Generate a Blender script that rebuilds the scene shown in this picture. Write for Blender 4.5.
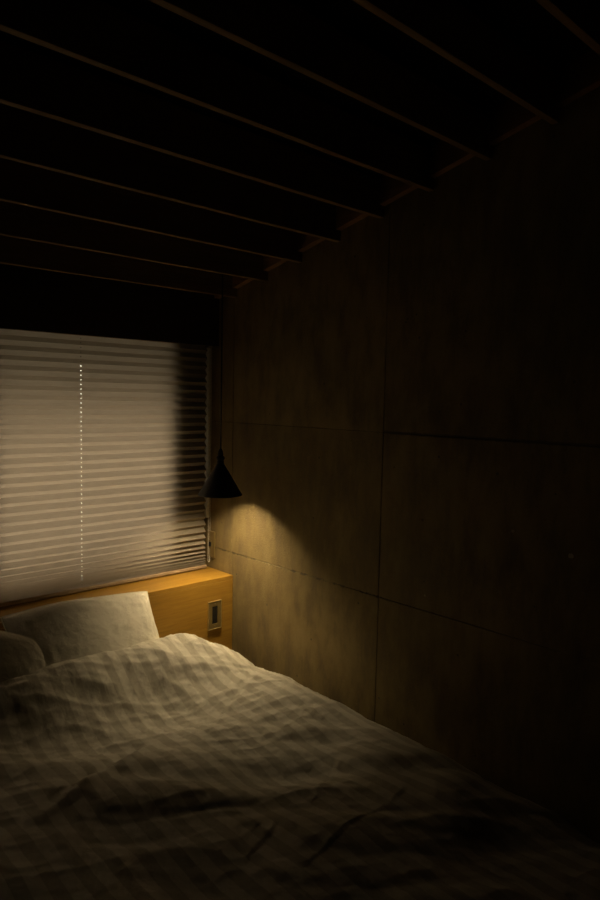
import bpy, bmesh, math, random
from mathutils import Vector, Matrix, noise
random.seed(7)
S = bpy.context.scene
for o in list(bpy.data.objects): bpy.data.objects.remove(o)
COL = S.collection

# ------------------------------------------------------------------ camera
F_PX = 665.05
YAW, PITCH, ROLL = 0.7514, -0.0776, 0.0206
cam_d = bpy.data.cameras.new('camera'); cam = bpy.data.objects.new('camera', cam_d); COL.objects.link(cam)
cam_d.sensor_fit = 'VERTICAL'; cam_d.sensor_height = 24.0; cam_d.lens = F_PX / 900 * 24.0
cam_d.clip_start = 0.02; cam_d.clip_end = 100
fw = Vector((math.sin(YAW)*math.cos(PITCH), math.cos(YAW)*math.cos(PITCH), math.sin(PITCH)))
rt = Vector((math.cos(YAW), -math.sin(YAW), 0)); up = rt.cross(fw)
rt2 = rt*math.cos(ROLL) + up*math.sin(ROLL); up2 = -rt*math.sin(ROLL) + up*math.cos(ROLL)
M = Matrix((rt2, up2, -fw)).transposed().to_4x4()
M.translation = Vector((-1.8342, -2.6249, 1.6509))
cam.matrix_world = M
S.camera = cam

# ------------------------------------------------------------------ world: dim evening sky outside the window
W = bpy.data.worlds.new('dusk_sky'); S.world = W; W.use_nodes = True
wn = W.node_tree; wn.nodes.clear()
w_out = wn.nodes.new('ShaderNodeOutputWorld'); w_bg = wn.nodes.new('ShaderNodeBackground')
w_tc = wn.nodes.new('ShaderNodeTexCoord'); w_sep = wn.nodes.new('ShaderNodeSeparateXYZ')
w_mr = wn.nodes.new('ShaderNodeMapRange'); w_ramp = wn.nodes.new('ShaderNodeValToRGB')
wn.links.new(w_tc.outputs['Generated'], w_sep.inputs[0]); wn.links.new(w_sep.outputs['Z'], w_mr.inputs['Value'])
w_mr.inputs['From Min'].default_value = -1; w_mr.inputs['From Max'].default_value = 1
wn.links.new(w_mr.outputs['Result'], w_ramp.inputs['Fac'])
e = w_ramp.color_ramp.elements
e[0].position = 0.49; e[0].color = (0.12, 0.11, 0.09, 1)
e[1].position = 0.78; e[1].color = (1.0, 0.87, 0.70, 1)
wn.links.new(w_ramp.outputs['Color'], w_bg.inputs['Color']); wn.links.new(w_bg.outputs[0], w_out.inputs[0])
w_bg.inputs['Strength'].default_value = 13.8

LAMP_STRENGTH = 116.0
LAMP_BEAM = 22.0          # watts of the reflector bulb's downward beam
LAMP_COLOR = (1.0, 0.755, 0.41)
S.view_settings.view_transform = 'Standard'
S.view_settings.look = 'None'
S.view_settings.exposure = 0.0
S.view_settings.gamma = 1.0
S.view_settings.use_curve_mapping = False

# ------------------------------------------------------------------ helpers
def tag(o, label=None, cat=None, group=None, kind=None):
    if label: o['label'] = label
    if cat: o['category'] = cat
    if group: o['group'] = group
    if kind: o['kind'] = kind
    return o

def empty(name, loc):
    o = bpy.data.objects.new(name, None); o.location = loc; o.empty_display_size = 0.05
    COL.objects.link(o); return o

def build(name, bm, mat, parent=None, smooth=False, recalc=True):
    if recalc: bmesh.ops.recalc_face_normals(bm, faces=bm.faces)
    me = bpy.data.meshes.new(name); bm.to_mesh(me); bm.free()
    o = bpy.data.objects.new(name, me); COL.objects.link(o)
    me.materials.append(mat)
    if parent:
        # find absolute origin of parent chain (translations only)
        t = Vector((0, 0, 0)); p = parent
        while p: t += p.location; p = p.parent
        me.transform(Matrix.Translation(-t)); o.parent = parent
    if smooth:
        for p in me.polygons: p.use_smooth = True
    return o

def recenter(o):
    """put a top-level mesh's origin at the middle of its base"""
    vs = [v.co for v in o.data.vertices]
    c = Vector(((min(v.x for v in vs)+max(v.x for v in vs))/2, (min(v.y for v in vs)+max(v.y for v in vs))/2, min(v.z for v in vs)))
    o.data.transform(Matrix.Translation(-c)); o.location = c; return o

def add_box(bm, a, b, bev=0.0, seg=2):
    r = bmesh.ops.create_cube(bm, size=1.0)
    vs = r['verts']; a = Vector(a); b = Vector(b)
    for v in vs:
        v.co = Vector((a[i] + (v.co[i]+0.5)*(b[i]-a[i]) for i in range(3)))
    if bev > 0:
        es = set(e for v in vs for e in v.link_edges)
        bmesh.ops.bevel(bm, geom=list(es), offset=bev, segments=seg, affect='EDGES', profile=0.5)

def box(name, a, b, mat, parent=None, bev=0.0):
    bm = bmesh.new(); add_box(bm, a, b, bev); return build(name, bm, mat, parent)

def add_lathe(bm, prof, c, n=48, close=False):
    rings = []
    for r, z in prof:
        if r < 1e-6: rings.append([bm.verts.new((c[0], c[1], z))])
        else: rings.append([bm.verts.new((c[0]+r*math.cos(2*math.pi*k/n), c[1]+r*math.sin(2*math.pi*k/n), z)) for k in range(n)])
    pairs = list(zip(rings, rings[1:]))
    if close: pairs.append((rings[-1], rings[0]))
    for A, B in pairs:
        for k in range(n):
            k2 = (k+1) % n
            if len(A) == 1 and len(B) == 1: continue
            if len(A) == 1: bm.faces.new((A[0], B[k], B[k2]))
            elif len(B) == 1: bm.faces.new((A[k], A[k2], B[0]))
            else: bm.faces.new((A[k], A[k2], B[k2], B[k]))

def add_tube(bm, pts, r, n=10):
    pts = [Vector(p) for p in pts]; rings = []
    for i, p in enumerate(pts):
        d = (pts[min(i+1, len(pts)-1)] - pts[max(i-1, 0)]).normalized()
        a = d.orthogonal().normalized() if i == 0 else (a - d*a.dot(d)).normalized()
        b = d.cross(a)
        rings.append([bm.verts.new(p + r*(math.cos(2*math.pi*k/n)*a + math.sin(2*math.pi*k/n)*b)) for k in range(n)])
    for A, B in zip(rings, rings[1:]):
        for k in range(n): bm.faces.new((A[k], A[(k+1) % n], B[(k+1) % n], B[k]))
    bm.faces.new(rings[0][::-1]); bm.faces.new(rings[-1])

def sstep(a, b, x):
    t = max(0.0, min(1.0, (x-a)/(b-a))); return t*t*(3-2*t)

# ------------------------------------------------------------------ materials
class NT:
    def __init__(s, name):
        s.m = bpy.data.materials.new(name); s.m.use_nodes = True; s.t = s.m.node_tree; s.n = s.t.nodes
        s.b = s.n['Principled BSDF']; s.out = s.n['Material Output']
    def new(s, ty, **kw):
        o = s.n.new(ty)
        for k, v in kw.items(): setattr(o, k, v)
        return o
    def l(s, a, b): s.t.links.new(a, b)
    def val(s, sock, v): sock.default_value = v
    def math(s, op, a, b=None, c=None, clamp=False):
        o = s.new('ShaderNodeMath', operation=op, use_clamp=clamp)
        for i, x in enumerate((a, b, c)):
            if x is None: continue
            if isinstance(x, (int, float)): o.inputs[i].default_value = x
            else: s.l(x, o.inputs[i])
        return o.outputs[0]
    def noise(s, vec, scale, detail=4, rough=.55, dist=0):
        o = s.new('ShaderNodeTexNoise'); o.inputs['Scale'].default_value = scale
        o.inputs['Detail'].default_value = detail; o.inputs['Roughness'].default_value = rough; o.inputs['Distortion'].default_value = dist
        if vec: s.l(vec, o.inputs['Vector'])
        return o.outputs['Fac']
    def mapv(s, vec, scale):
        o = s.new('ShaderNodeMapping'); o.inputs['Scale'].default_value = scale; s.l(vec, o.inputs['Vector']); return o.outputs[0]
    def ramp(s, fac, stops):
        o = s.new('ShaderNodeValToRGB'); cr = o.color_ramp
        while len(cr.elements) < len(stops): cr.elements.new(0.5)
        for el, (p, c) in zip(cr.elements, stops): el.position = p; el.color = (*c, 1)
        s.l(fac, o.inputs[0]); return o.outputs[0]
    def mix(s, fac, a, b, blend='MIX'):
        o = s.new('ShaderNodeMix', data_type='RGBA', blend_type=blend)
        for i, x in ((0, fac), (6, a), (7, b)):
            if isinstance(x, (int, float)): o.inputs[i].default_value = x
            elif isinstance(x, tuple): o.inputs[i].default_value = (*x, 1)
            else: s.l(x, o.inputs[i])
        return o.outputs[2]
    def bump(s, h, strength, dist=.01):
        o = s.new('ShaderNodeBump'); o.inputs['Strength'].default_value = strength; o.inputs['Distance'].default_value = dist
        s.l(h, o.inputs['Height']); s.l(o.outputs[0], s.b.inputs['Normal']); return o
    def coord(s, which='Object'): return s.new('ShaderNodeTexCoord').outputs[which]

def simple(name, col, rough=.5, metal=0, bump=0, bscale=200, spec=.5):
    t = NT(name); t.b.inputs['Roughness'].default_value = rough; t.b.inputs['Metallic'].default_value = metal
    t.b.inputs['Specular IOR Level'].default_value = spec
    v = t.coord(); n = t.noise(v, bscale*.15, 3)
    c = t.ramp(n, [(.3, tuple(x*.88 for x in col)), (.7, tuple(min(1, x*1.1) for x in col))])
    t.l(c, t.b.inputs['Base Color'])
    if bump: t.bump(t.noise(v, bscale, 2), bump, .002)
    return t.m

def concrete_material():
    t = NT('board_formed_concrete'); v = t.coord()
    sep = t.new('ShaderNodeSeparateXYZ'); t.l(v, sep.inputs[0]); Y, Z = sep.outputs['Y'], sep.outputs['Z']
    big = t.noise(v, 2.2, 5, .6, .4)
    mid = t.noise(t.mapv(v, (1, 1, .35)), 14, 5, .65)
    fine = t.noise(v, 120, 4, .7)
    col = t.ramp(big, [(.3, (.132, .099, .041)), (.7, (.240, .181, .076))])
    col = t.mix(t.math('MULTIPLY', t.math('SUBTRACT', mid, .5), 2.2, clamp=True), col, (.28, .22, .105))
    dark_f = t.math('MULTIPLY', t.math('SUBTRACT', .52, mid), 3.2, clamp=True)
    col = t.mix(dark_f, col, (.095, .075, .046))
    col = t.mix(t.math('MULTIPLY', t.math('SUBTRACT', fine, .45), .8, clamp=True), col, (.09, .08, .06))
    # each cast panel has its own tone: panel index -> white noise
    py = t.math('FLOOR', t.math('DIVIDE', t.math('ADD', Y, .213), .882))
    pz = t.math('FLOOR', t.math('DIVIDE', t.math('SUBTRACT', Z, .337), .6))
    cmb = t.new('ShaderNodeCombineXYZ'); t.l(py, cmb.inputs[0]); t.l(pz, cmb.inputs[1])
    wn_ = t.new('ShaderNodeTexWhiteNoise', noise_dimensions='2D'); t.l(cmb.outputs[0], wn_.inputs['Vector'])
    tone = t.math('MULTIPLY_ADD', wn_.outputs['Value'], .22, .86)
    tv = t.new('ShaderNodeCombineColor'); [t.l(tone, tv.inputs[i]) for i in range(3)]
    col = t.mix(1.0, col, tv.outputs[0], 'MULTIPLY')
    # ragged crumbs along the lower casting joint
    dz = t.math('ABSOLUTE', t.math('SUBTRACT', t.math('ADD', Z, t.math('MULTIPLY', t.noise(v, 30, 3), .010)), .942))
    jt = t.math('MULTIPLY', t.math('LESS_THAN', dz, .0045), t.math('GREATER_THAN', t.noise(v, 42, 3), .52))
    jt = t.math('MULTIPLY', jt, t.math('GREATER_THAN', Y, -1.095))
    dz2 = t.math('ABSOLUTE', t.math('SUBTRACT', t.math('ADD', Z, t.math('MULTIPLY', t.noise(v, 24, 3), .012)), 1.543))
    jt2 = t.math('MULTIPLY', t.math('LESS_THAN', dz2, .0050), t.math('LESS_THAN', Y, -1.095))
    jt = t.math('ADD', jt, jt2, clamp=True)
    col = t.mix(t.math('MULTIPLY', jt, .65), col, (.045, .038, .028))
    # air holes
    vor = t.new('ShaderNodeTexVoronoi'); vor.inputs['Scale'].default_value = 16; vor.inputs['Randomness'].default_value = 1; t.l(v, vor.inputs['Vector'])
    pit = t.math('MULTIPLY', t.math('LESS_THAN', vor.outputs['Distance'], .075), t.math('GREATER_THAN', t.noise(v, 5, 2), .5))
    col = t.mix(t.math('MULTIPLY', pit, .6), col, (.04, .034, .024))
    # pale flecks of lime
    for cy, cz, rr, k in ((-1.796, 1.221, .0075, .8), (-1.614, 1.263, .005, .35), (-1.30, .99, .004, .4)):
        dd = t.new('ShaderNodeVectorMath', operation='DISTANCE'); t.l(v, dd.inputs[0]); dd.inputs[1].default_value = (0, cy, cz)
        fl = t.math('LESS_THAN', t.math('ADD', dd.outputs['Value'], t.math('MULTIPLY', t.noise(v, 150, 2), .006)), rr+.003)
        col = t.mix(t.math('MULTIPLY', fl, k), col, (.50, .46, .36))
    t.l(col, t.b.inputs['Base Color'])
    t.b.inputs['Roughness'].default_value = .72; t.b.inputs['Specular IOR Level'].default_value = .3
    h = t.math('ADD', t.math('MULTIPLY', mid, .5), t.math('ADD', t.math('MULTIPLY', fine, .22), t.math('MULTIPLY', t.math('ADD', pit, jt), -.8)))
    t.bump(h, .95, .007)
    return t.m

def wood_material(name, c1, c2, c3, axis='X', rough=.42, scale=1.0, spec=.4):
    t = NT(name); v = t.coord()
    s = {'X': (.9, 14, 14), 'Y': (14, .9, 14), 'Z': (14, 14, .9)}[axis]
    w = t.mapv(v, tuple(x*scale for x in s))
    n1 = t.noise(w, 2.0, 6, .62, .9); n2 = t.noise(w, 11, 5, .6, .3); n3 = t.noise(t.mapv(v, tuple(x*scale*9 for x in s)), 3, 2)
    col = t.ramp(n1, [(.3, c1), (.52, c2), (.72, c3)])
    col = t.mix(t.math('MULTIPLY', t.math('SUBTRACT', n2, .42), 1.2, clamp=True), col, tuple(x*.62 for x in c1))
    t.l(col, t.b.inputs['Base Color']); t.b.inputs['Roughness'].default_value = rough; t.b.inputs['Specular IOR Level'].default_value = spec
    t.bump(t.math('ADD', t.math('MULTIPLY', n2, .6), t.math('MULTIPLY', n3, .3)), .18, .002)
    return t.m

def fabric_material(name, col, stripes=False, rough=.8, weave=900):
    t = NT(name); v = t.coord('UV' if stripes else 'Object')
    base = t.noise(v, 9, 3)
    c = t.ramp(base, [(.3, tuple(x*.94 for x in col)), (.7, col)])
    n = t.noise(v, weave, 2, .6); n2 = t.noise(v, 55, 5, .6, .6)
    if stripes:
        sep = t.new('ShaderNodeSeparateXYZ'); t.l(v, sep.inputs[0])
        ph = t.math('FRACT', t.math('DIVIDE', t.math('ADD', sep.outputs['X'], t.math('MULTIPLY', t.noise(v, 3, 1), .006)), .064))
        a = t.math('ABSOLUTE', t.math('SUBTRACT', ph, .5))
        st = t.new('ShaderNodeMapRange'); t.l(a, st.inputs['Value']); st.inputs['From Min'].default_value = .235; st.inputs['From Max'].default_value = .265
        c = t.mix(st.outputs[0], c, tuple(x*q for x, q in zip(col, (.745, .735, .71))))  # woven stripes; the satin's sheen difference is painted in as tone
        r = t.math('MULTIPLY_ADD', st.outputs[0], .2, rough-.2); t.l(r, t.b.inputs['Roughness'])
    else: t.b.inputs['Roughness'].default_value = rough
    t.l(c, t.b.inputs['Base Color'])
    t.b.inputs['Sheen Weight'].default_value = .12; t.b.inputs['Specular IOR Level'].default_value = .25
    t.bump(t.math('ADD', t.math('MULTIPLY', n, .25), t.math('MULTIPLY', n2, .9)), .5, .0065)
    return t.m

def blind_material():
    t = NT('pleated_translucent_fabric'); t.n.remove(t.b); v = t.coord()
    n = t.noise(t.mapv(v, (3, 60, 60)), 8, 4, .7)
    c = t.ramp(n, [(.3, (.42, .37, .30)), (.7, (.50, .45, .37))])
    d = t.new('ShaderNodeBsdfDiffuse'); tr = t.new('ShaderNodeBsdfTranslucent'); mx = t.new('ShaderNodeMixShader')
    c2 = t.mix(1.0, c, (.73, .635, .56), 'MULTIPLY')
    t.l(c, d.inputs['Color']); t.l(c2, tr.inputs['Color']); mx.inputs[0].default_value = .5
    t.l(d.outputs[0], mx.inputs[1]); t.l(tr.outputs[0], mx.inputs[2]); t.l(mx.outputs[0], t.out.inputs[0])
    return t.m

def glass_material():
    t = NT('window_glass'); t.n.remove(t.b)
    g = t.new('ShaderNodeBsdfTransparent'); g.inputs[0].default_value = (.93, .95, .93, 1)
    s = t.new('ShaderNodeBsdfGlossy'); s.inputs['Roughness'].default_value = .02; fr = t.new('ShaderNodeFresnel'); fr.inputs[0].default_value = 1.45
    mx = t.new('ShaderNodeMixShader'); t.l(fr.outputs[0], mx.inputs[0]); t.l(g.outputs[0], mx.inputs[1]); t.l(s.outputs[0], mx.inputs[2])
    t.l(mx.outputs[0], t.out.inputs[0]); return t.m

def emit_material():
    t = NT('warm_lamp_lens'); t.b.inputs['Base Color'].default_value = (.9, .85, .7, 1)
    n = t.noise(t.coord(), 5, 1)
    t.b.inputs['Emission Color'].default_value = (*LAMP_COLOR, 1)
    t.l(t.math('MULTIPLY_ADD', n, LAMP_STRENGTH*.04, LAMP_STRENGTH*.98), t.b.inputs['Emission Strength'])
    return t.m

MAT = dict(
    concrete=concrete_material(),
    oak=wood_material('oak_veneer', (.265, .143, .018), (.345, .190, .027), (.405, .232, .038), 'X'),
    rafter=wood_material('dark_stained_timber', (.17, .112, .048), (.23, .155, .068), (.29, .20, .09), 'X', .6),
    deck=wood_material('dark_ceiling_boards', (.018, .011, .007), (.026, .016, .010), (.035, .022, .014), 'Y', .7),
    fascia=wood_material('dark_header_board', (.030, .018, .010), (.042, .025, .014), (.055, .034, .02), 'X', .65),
    ledger=wood_material('dark_ledger_timber', (.22, .125, .055), (.30, .175, .08), (.36, .21, .10), 'Y', .6),
    plaster=simple('dark_grey_plaster', (.10, .09, .075), .9, bump=.3),
    floor=wood_material('dark_floor_boards', (.06, .035, .02), (.09, .055, .03), (.12, .07, .04), 'Y', .5),
    linen=fabric_material('striped_satin_cotton', (.66, .625, .54), True),
    pillow=fabric_material('plain_pillow_cotton', (.70, .67, .58)),
    sheet=fabric_material('mattress_ticking', (.55, .52, .45)),
    blind=blind_material(),
    rail=simple('blind_rail_beige', (.36, .26, .17), .5),
    white=simple('white_leak_strip', (.75, .73, .67), .5),
    bead=simple('white_plastic_beads', (.75, .72, .64), .35),
    black=simple('matte_black_metal', (.012, .011, .010), .55, spec=.3),
    inner=simple('shade_inner_coating', (.10, .09, .07), .6),
    cord=simple('black_cord', (.010, .009, .009), .7, bump=.3, bscale=900),
    bulb=emit_material(),
    bulb_body=simple('bulb_body', (.5, .48, .44), .4),
    plate=simple('brushed_champagne_metal', (.26, .195, .075), .42, .5),
    rim=simple('polished_brass_edge', (.62, .50, .24), .3, .7),
    dark_plastic=simple('black_plastic', (.008, .008, .008), .55),
    screw=simple('screw_steel', (.35, .30, .2), .35, .9),
    frame=simple('grey_window_frame', (.12, .115, .105), .5),
    glass=glass_material(),
    bedwood=wood_material('bed_frame_oak', (.25, .13, .04), (.33, .17, .05), (.40, .21, .07), 'Y'),
)

# ------------------------------------------------------------------ the setting
XL, YB = -3.3, -3.9
def zroof(y): return 2.0911 + .2347*(-y - .2243)        # underside plane of the rafters
RD = .13                                                # depth of a rafter
tag(box('floor', (XL-.1, YB-.1, -.08), (.12, .12, 0), MAT['floor']), kind='structure')

# concrete wall with real formwork grooves
def concrete_wall():
    bm = bmesh.new()
    ys = sorted([0.07, -.213, -1.095, -1.977, -2.859, YB-.1]); zs = [-.05, .337, .937, 1.537, 3.3]
    g = .0010
    ycuts = []; 
    for a, b in zip(ys, ys[1:]):
        for c, d in zip(zs, zs[1:]):
            add_box(bm, (0, a+(g if a != ys[0] else 0), c+(g if c != zs[0] else 0)), (.1, b-(g if b != ys[-1] else 0), d-(g if d != zs[-1] else 0)), .0014, 1)
    add_box(bm, (.006, ys[0], zs[0]), (.12, ys[-1], zs[-1]))
    return build('wall_right', bm, MAT['concrete'])
tag(concrete_wall(), kind='structure')

# window wall with its opening
WX0, WX1, WZ0, WZ1, WT = -1.66, -.196, .843, 1.895, .06
bm = bmesh.new()
add_box(bm, (XL-.1, 0, 0), (WX0, WT, 2.4)); add_box(bm, (WX1, 0, 0), (0, WT, 2.4))
add_box(bm, (WX0, 0, 0), (WX1, WT, WZ0)); add_box(bm, (WX0, 0, WZ1), (WX1, WT, 2.4))
tag(build('wall_window', bm, MAT['plaster']), kind='structure')
tag(box('wall_left', (XL-.1, YB, 0), (XL, 0, 3.3), MAT['plaster']), kind='structure')
tag(box('wall_back', (XL-.1, YB-.1, 0), (0, YB, 3.3), MAT['plaster']), kind='structure')
# sloping ceiling deck (reaches out as an unseen eave, shading the blind)
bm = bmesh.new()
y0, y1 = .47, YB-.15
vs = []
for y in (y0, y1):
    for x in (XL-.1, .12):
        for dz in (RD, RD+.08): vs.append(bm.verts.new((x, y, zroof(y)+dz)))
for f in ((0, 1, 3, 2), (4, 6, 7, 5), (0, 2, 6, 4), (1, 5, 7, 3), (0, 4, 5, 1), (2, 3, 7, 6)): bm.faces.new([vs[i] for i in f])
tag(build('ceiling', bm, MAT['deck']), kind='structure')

tag(box('eave_shade_board', (XL-.1, .430, 1.803), (.12, .452, 2.05), MAT['fascia']), kind='structure')  # unseen board, added below the eave to darken the blind's top
# window: frame, mullion, two panes
wdw = empty('window_1', ((WX0+WX1)/2, .03, WZ0)); tag(wdw, kind='structure')
bm = bmesh.new(); fr = .018
add_box(bm, (WX0, .012, WZ0), (WX0+fr, .048, WZ1), .002); add_box(bm, (WX1-fr+.0, .012, WZ0), (WX1, .048, WZ1), .002)
add_box(bm, (WX0+fr, .012, WZ0), (WX1-fr, .048, WZ0+fr), .002); add_box(bm, (WX0+fr, .012, WZ1-fr), (WX1-fr, .048, WZ1), .002)
build('window_frame', bm, MAT['frame'], wdw)
box('mullion', (-1.03, .010, WZ0+fr), (-.99, .050, WZ1-fr), MAT['frame'], wdw, .002)
box('pane', (WX0+fr, .028, WZ0+fr), (-1.03, .032, WZ1-fr), MAT['glass'], wdw)
box('pane', (-.99, .028, WZ0+fr), (WX1-fr, .032, WZ1-fr), MAT['glass'], wdw)

# header board above the blind
def sloped_box(bm, x0, x1, y0, y1, zb, dz_top, gap=.0):
    vs = []
    for x in (x0, x1):
        for y in (y0, y1):
            for k in (0, 1):
                z = (zb if zb is not None else zroof(y)+gap) if k == 0 else zroof(y)+dz_top
                vs.append(bm.verts.new((x, y, z)))
    for f in ((0, 1, 3, 2), (4, 6, 7, 5), (0, 2, 6, 4), (1, 5, 7, 3), (0, 4, 5, 1), (2, 3, 7, 6)): bm.faces.new([vs[i] for i in f])
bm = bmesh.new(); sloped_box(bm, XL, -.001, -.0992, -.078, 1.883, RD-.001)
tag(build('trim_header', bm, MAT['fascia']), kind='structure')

# ledger pieces along the concrete wall, one run broken by the rafters
RT = .022; PITCH_R = .209; RY = [-.2243 - PITCH_R*i for i in range(0, 10)]
bm = bmesh.new()
edges = [-.0995] + RY + [RY[-1]-PITCH_R]
for a, b in zip(edges, edges[1:]):
    ya = a - (RT/2 if a != -.0995 else 0) - .0005; yb = b + RT/2 + .0005
    sloped_box(bm, -.030, -.001, yb, ya, None, RD-.002, .036)
tag(build('trim_ledger', bm, MAT['ledger']), kind='structure')

# ------------------------------------------------------------------ rafters
ordn = ['first', 'second', 'third', 'fourth', 'fifth', 'sixth', 'seventh', 'eighth', 'ninth', 'tenth']
raf0 = None
for i, y in enumerate(RY[:9]):
    if raf0 is None:
        bm = bmesh.new()
        add_box(bm, (XL+.002, -RT/2, 0), (-.0015, RT/2, RD-.006), .0015, 1)
        raf0 = build('ceiling_rafter', bm, MAT['rafter']); o = raf0
    else:
        o = raf0.copy(); COL.objects.link(o)
    o.location = (0, y, zroof(y) - .0)
    extra = {0: 'lowest', 8: 'highest'}.get(i, 'thin')
    tag(o, f'{extra} dark timber ceiling rafter, {ordn[i]} counted up from the window', 'rafter', 'dark timber rafters across the sloping ceiling')

# ------------------------------------------------------------------ headboard shelf
HB = .835; HD = -.2295
hb = empty('headboard', (-1.0, -.115, 0)); tag(hb, 'boxed oak veneer headboard with a flat shelf top running under the window blind', 'headboard')
box('front_panel', (-2.3, HD, .0), (-.0015, HD+.02, HB-.0205), MAT['oak'], hb, .0012)
box('top_panel', (-2.3, HD, HB-.020), (-.0015, -.0015, HB), MAT['oak'], hb, .0015)

# ------------------------------------------------------------------ pleated blind
BX0, BX1, BY = -1.74, -.033, -.046
bl = empty('pleated_blind', (-.88, BY, .848)); tag(bl, 'beige translucent pleated blind drawn down over the window above the headboard', 'blind')
def pleats():
    bm = bmesh.new()
    L = .0262
    pit = [.0095, .011, .013, .0155, .0185, .0215, .0250, .0285, .0320, .035]
    z = .857; zz = [z]
    for p in pit: z += p; zz.append(z)
    while z < 1.885: z += .0372; zz.append(z)
    rows = []                                  # (y, z) fold line points
    for a, b in zip(zz, zz[1:]):
        p = b-a; d = math.sqrt(max(1e-6, L*L - (p/2)**2))
        rows.append((BY+d/2, a)); rows.append((BY-d/2, a + p*.42))
    rows.append((BY+.009, zz[-1]))
    holes = [-.643, -1.28]; hw = .0018
    xs = sorted([BX0, BX1] + [h-hw for h in holes] + [h+hw for h in holes] + [BX0 + (BX1-BX0)*k/24 for k in range(1, 24)])
    def X(x, j, y):
        return x
    prev = None; cols = len(xs)
    def mk(y, z, k):
        out = []
        for x in xs:
            w = .0007*noise.noise(Vector((x*2.3, z*9, 1.0))) + .0005*noise.noise(Vector((x*9, z*30, 3)))
            out.append(bm.verts.new((x, y+w, z + .0012*noise.noise(Vector((x*1.1, z*4, 7))))))
        return out
    last = mk(*rows[0], 0)
    for r0, r1 in zip(rows, rows[1:]):
        m0 = mk(r0[0]+(r1[0]-r0[0])*.40, r0[1]+(r1[1]-r0[1])*.40, 0)
        m1 = mk(r0[0]+(r1[0]-r0[0])*.60, r0[1]+(r1[1]-r0[1])*.60, 0)
        nx = mk(r1[0], r1[1], 0)
        for li, (A, B) in enumerate(((last, m0), (m0, m1), (m1, nx))):
            for k in range(cols-1):
                xm = (xs[k]+xs[k+1])/2
                if li == 1 and any(abs(xm-h) < hw for h in holes): continue
                bm.faces.new((A[k], A[k+1], B[k+1], B[k]))
        last = nx
    return bm
build('pleated_fabric', pleats(), MAT['blind'], bl, recalc=False)
box('bottom_rail', (BX0, BY-.016, .8400), (BX1+.004, BY+.016, .8550), MAT['rail'], bl, .003)
box('head_rail', (BX0, BY-.018, 1.888), (BX1+.004, BY+.018, 1.925), MAT['rail'], bl, .002)
# looped bead chain
def chain():
    bm = bmesh.new(); xs = (-.0165, -.0070); y = -.052; zt, zb = 1.895, .868; pts = []
    z = zt
    while z > zb: pts.append((xs[0], y, z)); z -= .0062
    xc = sum(xs)/2; r = (xs[1]-xs[0])/2
    for k in range(1, 3): a = math.pi*k/3; pts.append((xc - r*math.cos(a), y, zb - r*math.sin(a)))
    z = zb
    while z < zt: pts.append((xs[1], y, z)); z += .0062
    for p in pts: bmesh.ops.create_icosphere(bm, subdivisions=1, radius=.0023, matrix=Matrix.Translation(p))
    add_tube(bm, [(xs[0], y, zt), (xs[0], y, zb), (xc, y, zb-r), (xs[1], y, zb), (xs[1], y, zt)], .0005, 5)
    return bm
build('bead_chain', chain(), MAT['bead'], bl, smooth=True)
tag(box('light_leak_strip', (-.016, -.040, 1.075), (-.0012, -.008, 1.878), MAT['white'], None, .002), kind='structure')  # added white strip imitating outside light that leaks past the blind edge

# ------------------------------------------------------------------ pendant lamp
LX, LY = -.179, -.365; RZ = 1.2375
lamp = empty('pendant_lamp', (LX, LY, RZ)); tag(lamp, 'matte black cone pendant lamp hanging on a black cord in the corner', 'lamp')
bm = bmesh.new()
R0 = .0920; H0 = .133
prof = [(.0150, RZ+H0), (.0165, RZ+H0-.003)]
for k in range(1, 13):
    t = k/12; prof.append((.0165 + (R0-.0165)*t, RZ+H0-.003 - (H0-.007)*t))
prof += [(R0+.0004, RZ+.002), (R0, RZ), (R0-.0015, RZ), (R0-.0022, RZ+.004)]
for k in range(11, -1, -1):
    t = k/12; prof.append((.0145 + (R0-.0165)*t, RZ+H0-.004 - (H0-.007)*t))
add_lathe(bm, prof, (LX, LY), 64, close=True)
sh = build('shade', bm, MAT['black'], lamp, True)
bm = bmesh.new()   # turned neck: collar, bead, finial
add_lathe(bm, [(0, RZ+H0-.006), (.0135, RZ+H0-.006), (.0150, RZ+H0+.002), (.0150, RZ+H0+.010), (.0120, RZ+H0+.013), (.0165, RZ+H0+.017), (.0185, RZ+H0+.023),
               (.0165, RZ+H0+.029), (.0110, RZ+H0+.033), (.0120, RZ+H0+.040), (.0095, RZ+H0+.052), (.0050, RZ+H0+.062), (0, RZ+H0+.064)], (LX, LY), 32)
build('socket_cap', bm, MAT['black'], lamp, True)
ztop = zroof(LY) + RD
bm = bmesh.new(); add_tube(bm, [(LX, LY, RZ+H0+.055), (LX, LY, ztop-.02)], .0032, 12)
build('cord', bm, MAT['cord'], lamp, True)
bm = bmesh.new(); add_lathe(bm, [(0, ztop-.030), (.012, ztop-.030), (.034, ztop-.024), (.036, ztop-.012), (.036, ztop-.0105), (0, ztop-.0105)], (LX, LY), 32)
build('ceiling_rose', bm, MAT['black'], lamp, True)
BZ = RZ + .0715      # face of the reflector bulb
bm = bmesh.new(); add_lathe(bm, [(.0322, BZ+.0005), (.0335, BZ+.004), (.028, BZ+.016), (.012, BZ+.034), (.010, BZ+.052), (0, BZ+.052)], (LX, LY), 32)
bulb = build('bulb', bm, MAT['bulb_body'], lamp, True)
bm = bmesh.new(); add_lathe(bm, [(0, BZ-.006), (.012, BZ-.0052), (.024, BZ-.003), (.0320, BZ)], (LX, LY), 32)
build('lens', bm, MAT['bulb'], bulb, True)
ld = bpy.data.lights.new('beam', 'SPOT'); ld.energy = LAMP_BEAM; ld.color = LAMP_COLOR; ld.spot_size = math.radians(130); ld.spot_blend = 1.0
ld.shadow_soft_size = .024
lo = bpy.data.objects.new('beam', ld); COL.objects.link(lo); lo.parent = lamp; lo.location = (0, 0, .0600)

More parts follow.
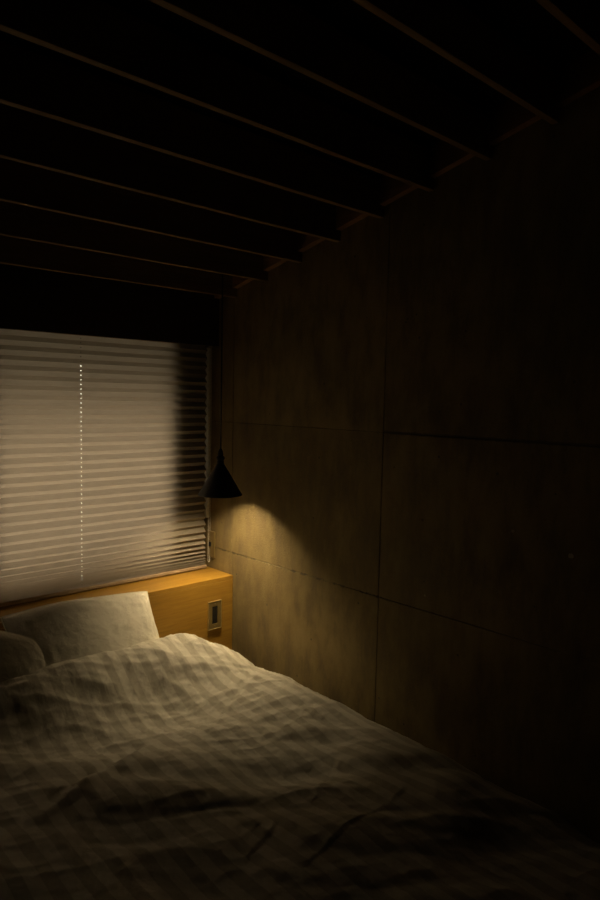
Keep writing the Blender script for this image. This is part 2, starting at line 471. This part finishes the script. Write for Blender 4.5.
# ------------------------------------------------------------------ outlets
def plate_front(name, label, x0, x1, z0, z1, y):
    p = empty(name, ((x0+x1)/2, y, (z0+z1)/2)); tag(p, label, 'socket')
    bm = bmesh.new(); xc = (x0+x1)/2; zc = (z0+z1)/2
    d = .006
    add_box(bm, (x0, y-d, z0), (x1, y, z0+.022)); add_box(bm, (x0, y-d, z1-.022), (x1, y, z1))
    add_box(bm, (x0, y-d, z0+.022), (xc-.0145, y, z1-.022)); add_box(bm, (xc+.0145, y-d, z0+.022), (x1, y, z1-.022))
    bmesh.ops.remove_doubles(bm, verts=bm.verts, dist=1e-5)
    r = build('cover_plate', bm, MAT['plate'], p)
    # thin raised rim round the plate
    bm = bmesh.new(); q = .0022
    for a, b in (((x0-q, z0-q), (x1+q, z0)), ((x0-q, z1), (x1+q, z1+q)), ((x0-q, z0), (x0, z1)), ((x1, z0), (x1+q, z1))):
        add_box(bm, (a[0], y-d-.002, a[1]), (b[0], y, b[1]), .0006, 1)
    build('rim', bm, MAT['rim'], p)
    m = box('socket_insert', (xc-.0140, y-.0045, z0+.0225), (xc+.0140, y-.0008, z1-.0225), MAT['dark_plastic'], p, .001)
    bm = bmesh.new()
    for k in (-1, 0, 1):
        zz = zc + k*.024
        for s in (-.0055, .0055): add_box(bm, (xc+s-.0012, y-.0056, zz-.0045), (xc+s+.0012, y-.0046, zz+.0045))
    build('slots', bm, MAT['black'], m)
    for zz in (z0+.011, z1-.011):
        bm = bmesh.new(); bmesh.ops.create_cone(bm, cap_ends=True, segments=16, radius1=.0030, radius2=.0024, depth=.0014,
            matrix=Matrix.Translation((xc, y-d-.0007, zz)) @ Matrix.Rotation(math.pi/2, 4, 'X'))
        build('screw', bm, MAT['screw'], p)
    return p
plate_front('wall_socket', 'beige metal socket plate with black insert on the headboard front', -.1385, -.0715, .609, .733, HD-.0002)
# switch plate on the concrete wall, just above the shelf
sw = empty('light_switch', (0, -.055, .95)); tag(sw, 'beige metal switch plate with small dark toggle on the concrete wall beside the blind', 'switch')
bm = bmesh.new(); add_box(bm, (-.0080, -.090, .889), (-.0005, -.022, 1.013), .0015); build('cover_plate', bm, MAT['plate'], sw)
box('switch_insert', (-.0100, -.068, .931), (-.0082, -.044, .971), MAT['plate'], sw, .0006)
box('toggle', (-.0140, -.070, .940), (-.0102, -.048, .962), MAT['dark_plastic'], sw, .001)

# ------------------------------------------------------------------ bed
bed = empty('bed', (-.86, -1.28, 0)); tag(bed, 'bed pushed against the oak headboard, covered by the striped duvet', 'bed')
box('bed_base', (-1.58, -2.30, .10), (-.145, -.236, .27), MAT['bedwood'], bed, .006)
box('mattress', (-1.56, -2.28, .272), (-.165, -.238, .500), MAT['sheet'], bed, .04)
for x in (-1.53, -.25):
    for y in (-2.24, -.34):
        box('leg', (x, y, .0), (x+.06, y+.06, .10), MAT['bedwood'], bed, .004)

# duvet -----------------------------------------------------------
YH, YF = -.440, -2.34
def crease(x, y, x0, y0, x1, y1, w, amp):
    """long pressed fold running from (x0,y0) to (x1,y1)"""
    dx, dy = x1-x0, y1-y0; L2 = dx*dx+dy*dy
    t = ((x-x0)*dx + (y-y0)*dy)/L2; L = math.sqrt(L2)
    d = ((x-x0)*dy - (y-y0)*dx)/L + .005*math.sin(t*7+x0*9)
    k = sstep(-.05, .25, t)*(1-sstep(.7, 1.05, t))
    return amp*k*(d/w)*math.exp(.5-.5*(d/w)**2)
def top_z(x, y, right):
    z = .593
    left = 1-sstep(-.75, -.45, x); sg = .21 - .08*left
    ridge = .120*math.exp(-((y+.48)/.17)**2) if y > -.48 else .120*math.exp(-((y+.48)/sg)**2)
    z += left*(-.016*math.exp(-((y+.76)/.10)**2) + .006*math.exp(-((y+1.0)/.15)**2))
    z += ridge*(1-sstep(-.44, -.13, x))
    z += .028*math.exp(-((x+.36)/.16)**2-((y+.86)/.20)**2)         # puffs of down
    z -= .030*math.exp(-((x+.62)/.20)**2-((y+.80)/.12)**2)
    z += .010*math.exp(-((x+.95)/.22)**2-((y+1.02)/.16)**2)
    z -= .020*math.exp(-((x+.55)/.28)**2-((y+1.28)/.10)**2)
    z -= .035*sstep(-1.5, -2.2, y) if False else .035*(1-sstep(-2.2, -1.5, y))
    z += .020*noise.noise(Vector((x*2.6, y*3.4, 2.0))) + .010*noise.noise(Vector((x*6+3, y*7, 5.0)))
    p_, q_ = x*.76 - y*.65, x*.65 + y*.76
    z += .022*noise.noise(Vector((p_*1.9, q_*7.0, 31.0))) + .007*noise.noise(Vector((p_*3.5+4, q_*16, 37.0)))
    z += .0022*noise.noise(Vector((p_*8, q_*34, 41.0)))
    # sideways wrinkles, stronger near the head end
    a = .35 + .65*sstep(-1.3, -.6, y)
    r = 1-abs(noise.noise(Vector((x*4.5 + y*2.0, y*15 + x*4, 9.0))))*2
    z += .0065*a*max(0, r)**3
    r = 1-abs(noise.noise(Vector((x*14 - y*5, y*26 + x*7, 19.0))))*2
    z += .0030*a*max(0, r)**3
    r = 1-abs(noise.noise(Vector((x*30 + y*9, y*30 - x*18, 29.0))))*2
    z += .0018*max(0, r)**2
    r = 1-abs(noise.noise(Vector((x*52+y*20, y*44-x*26, 39.0))))*2
    z += .0010*a*max(0, r)**3
    z += crease(x, y, -1.05, -1.20, -.76, -1.36, .009, .0025)
    z += crease(x, y, -.84, -1.335, -.52, -1.39, .008, .0018)
    z += crease(x, y, -.50, -1.57, -.88, -1.60, .006, .0022)
    z += crease(x, y, -.76, -1.43, -.95, -1.51, .006, .0016)
    z += crease(x, y, -.66, -1.43, -.40, -1.30, .007, .0025)
    z += crease(x, y, -1.25, -1.05, -.75, -.86, .018, .010)
    z += crease(x, y, -.60, -.92, -.22, -.72, .012, .004)
    return z
def duvet():
    bm = bmesh.new(); uvl = bm.loops.layers.uv.new('UVMap')
    NU, NV = 330, 380
    U0, U1 = -1.58-.26, .03+.12          # arclength range over the width, u = x on the flat part
    V0, V1 = .02, -2.56                  # over the length; v = y on the flat part
    # right edge drop: circle-like roll of radius ~.18 then straight down
    def roll(u, e, Rx, Rz, sgn):
        """returns (x, drop)"""
        s = (u-e)*sgn
        if s <= 0: return u, 0.0
        q = math.pi/2*(Rx+Rz)/2
        if s < q:
            a = s/q*math.pi/2; return e+sgn*Rx*math.sin(a), Rz*(1-math.cos(a))
        return e+sgn*(Rx+.002*math.sin(s*40)), Rz + (s-q)
    grid = []
    for j in range(NV+1):
        tv = j/NV; v = YH + .045 + (V1-(YH+.045))*tv
        row = []
        for i in range(NU+1):
            u = U0 + (U1-U0)*i/NU
            if u > -.9: x, drop = roll(u, -.265, .185, .17, 1)
            else: x, drop = roll(u, -1.48, .13, .13, -1)
            # head edge curls down, foot edge rolls
            hx = YH + .012*noise.noise(Vector((u*3, 4, 4))) + .010*math.sin(u*6)
            yy = v; d2 = 0
            if v > hx-.03:
                s = (v-(hx-.03)); r = .028
                a = min(s/r, math.pi*.62)
                yy = hx-.03 + r*math.sin(a); d2 = r*(1-math.cos(a)) + max(0, s-r*math.pi*.62)*.7
            else:
                y_, dd = roll(v, -2.22, .13, .13, -1); yy, d2 = y_, dd
            side = max(0, min(1, drop/.17))
            z = top_z(x, yy, 0)
            z = z - drop - d2
            if side > 0:                                     # hanging side waves
                x += .012*side*noise.noise(Vector((v*5, z*2, 3))) + .006*side*noise.noise(Vector((v*14, z*5, 8)))
            row.append((bm.verts.new((min(x, -.012), yy, max(z, .12))), u, v))
        grid.append(row)
    for j in range(NV):
        for i in range(NU):
            q = [grid[j][i], grid[j][i+1], grid[j+1][i+1], grid[j+1][i]]
            f = bm.faces.new([a[0] for a in q][::-1])
            for lp, a in zip(f.loops, q[::-1]): lp[uvl].uv = (a[1], a[2])
    return bm
dv = build('duvet', duvet(), MAT['linen'], None, True, recalc=False); recenter(dv)
md = dv.modifiers.new('solid', 'SOLIDIFY'); md.thickness = .012; md.offset = -1
tag(dv, 'rumpled off-white striped satin duvet spread over the bed up to the pillows', 'duvet')

# pillows -----------------------------------------------------------
def pillow_mesh(c, w, h, T, lean, yaw, seed, sag, rnd=0.0):
    """c = middle of the bottom edge; lean = lean back (radians from vertical)"""
    bm = bmesh.new(); N = 90; Mv = 70
    ux = Vector((math.cos(yaw), math.sin(yaw), 0)); back = Vector((-math.sin(yaw), math.cos(yaw), 0))
    uy = Vector((0, 0, 1))*math.cos(lean) + back*math.sin(lean); un = -(back*math.cos(lean) - Vector((0, 0, 1))*math.sin(lean))
    def P(u, v, side):
        # outline: corners stick out, sides pulled in
        pu = 1 - .055*(1-v*v)*abs(u)**3; pv = 1 - .03*(1-u*u)*0
        a = w/2*u*pu*(1-rnd*max(0, v)**3); b = h/2*(v*pv + 1) + (.014*(1-u*u) if v > 0 else 0)*v
        t = (max(0, 1-abs(u)**2.6)*max(0, 1-abs(v)**2.4))**.50
        ln = .0040*math.sin(0)
        th = T/2*t
        # wrinkles radiating from seams
        n = .0045*noise.noise(Vector((u*3+seed, v*3, seed))) + .0035*noise.noise(Vector((u*12+seed, v*4, 2)))*(abs(u)**2+.15)
        n += .0030*noise.noise(Vector((u*4, v*13+seed, 6)))*(abs(v)**2) + .007*noise.noise(Vector((u*22+seed, v*9, 15)))*abs(u)**6
        r = 1-2*abs(noise.noise(Vector((u*7+v*3+seed, v*6-u*2, 11)))); n += .0016*max(0, r)**3*t
        n += .006*noise.noise(Vector((u*1.7, v*2, seed+4)))
        th = th + n*min(1, t*2.2)
        off = .012*math.sin(u*5+seed)*(1-t)*.5
        p = Vector(c) + ux*a + uy*(b - .012*u*(1-min(1, rnd*10))*max(0, v) - sag*(u*u)*max(0, v)*.5) + un*(side*th*(1.0) + off)
        return p
    G = {}
    for side in (1, -1):
        for j in range(Mv+1):
            v = -1+2*j/Mv
            for i in range(N+1):
                u = -1+2*i/N
                edge = i in (0, N) or j in (0, Mv)
                if side == -1 and edge: G[(-1, i, j)] = G[(1, i, j)]; continue
                G[(side, i, j)] = bm.verts.new(P(u, v, side))
        for j in range(Mv):
            for i in range(N):
                q = [G[(side, i, j)], G[(side, i+1, j)], G[(side, i+1, j+1)], G[(side, i, j+1)]]
                bm.faces.new(q if side == 1 else q[::-1])
    return bm, P
def make_pillow(label, *a):
    bm, P = pillow_mesh(*a)
    o = build('pillow', bm, MAT['pillow'], None, True); recenter(o)
    tag(o, label, 'pillow', 'pillows leaning on the headboard')
    bm = bmesh.new(); pts = []
    for k in range(61): pts.append(P(1, -1+2*k/60, 1))
    for k in range(61): pts.append(P(1-2*k/60, 1, 1))
    for k in range(61): pts.append(P(-1, 1-2*k/60, 1))
    pts2 = []
    for p in pts:
        if not pts2 or (p-pts2[-1]).length > 1e-5: pts2.append(p)
    add_tube(bm, pts2, .0022, 8)
    build('seam', bm, MAT['pillow'], o, True)
    return o
make_pillow('white cotton pillow leaning on the headboard, nearer to the lamp', (-.752, -.525, .512), .570, .432, .130, math.radians(35), math.radians(2), 3.0, .004)
make_pillow('shadowed white cotton pillow at the left edge, overlapping the lit pillow', (-1.245, -.525, .512), .600, .408, .110, math.radians(31), math.radians(-6), 8.0, .13, .16)
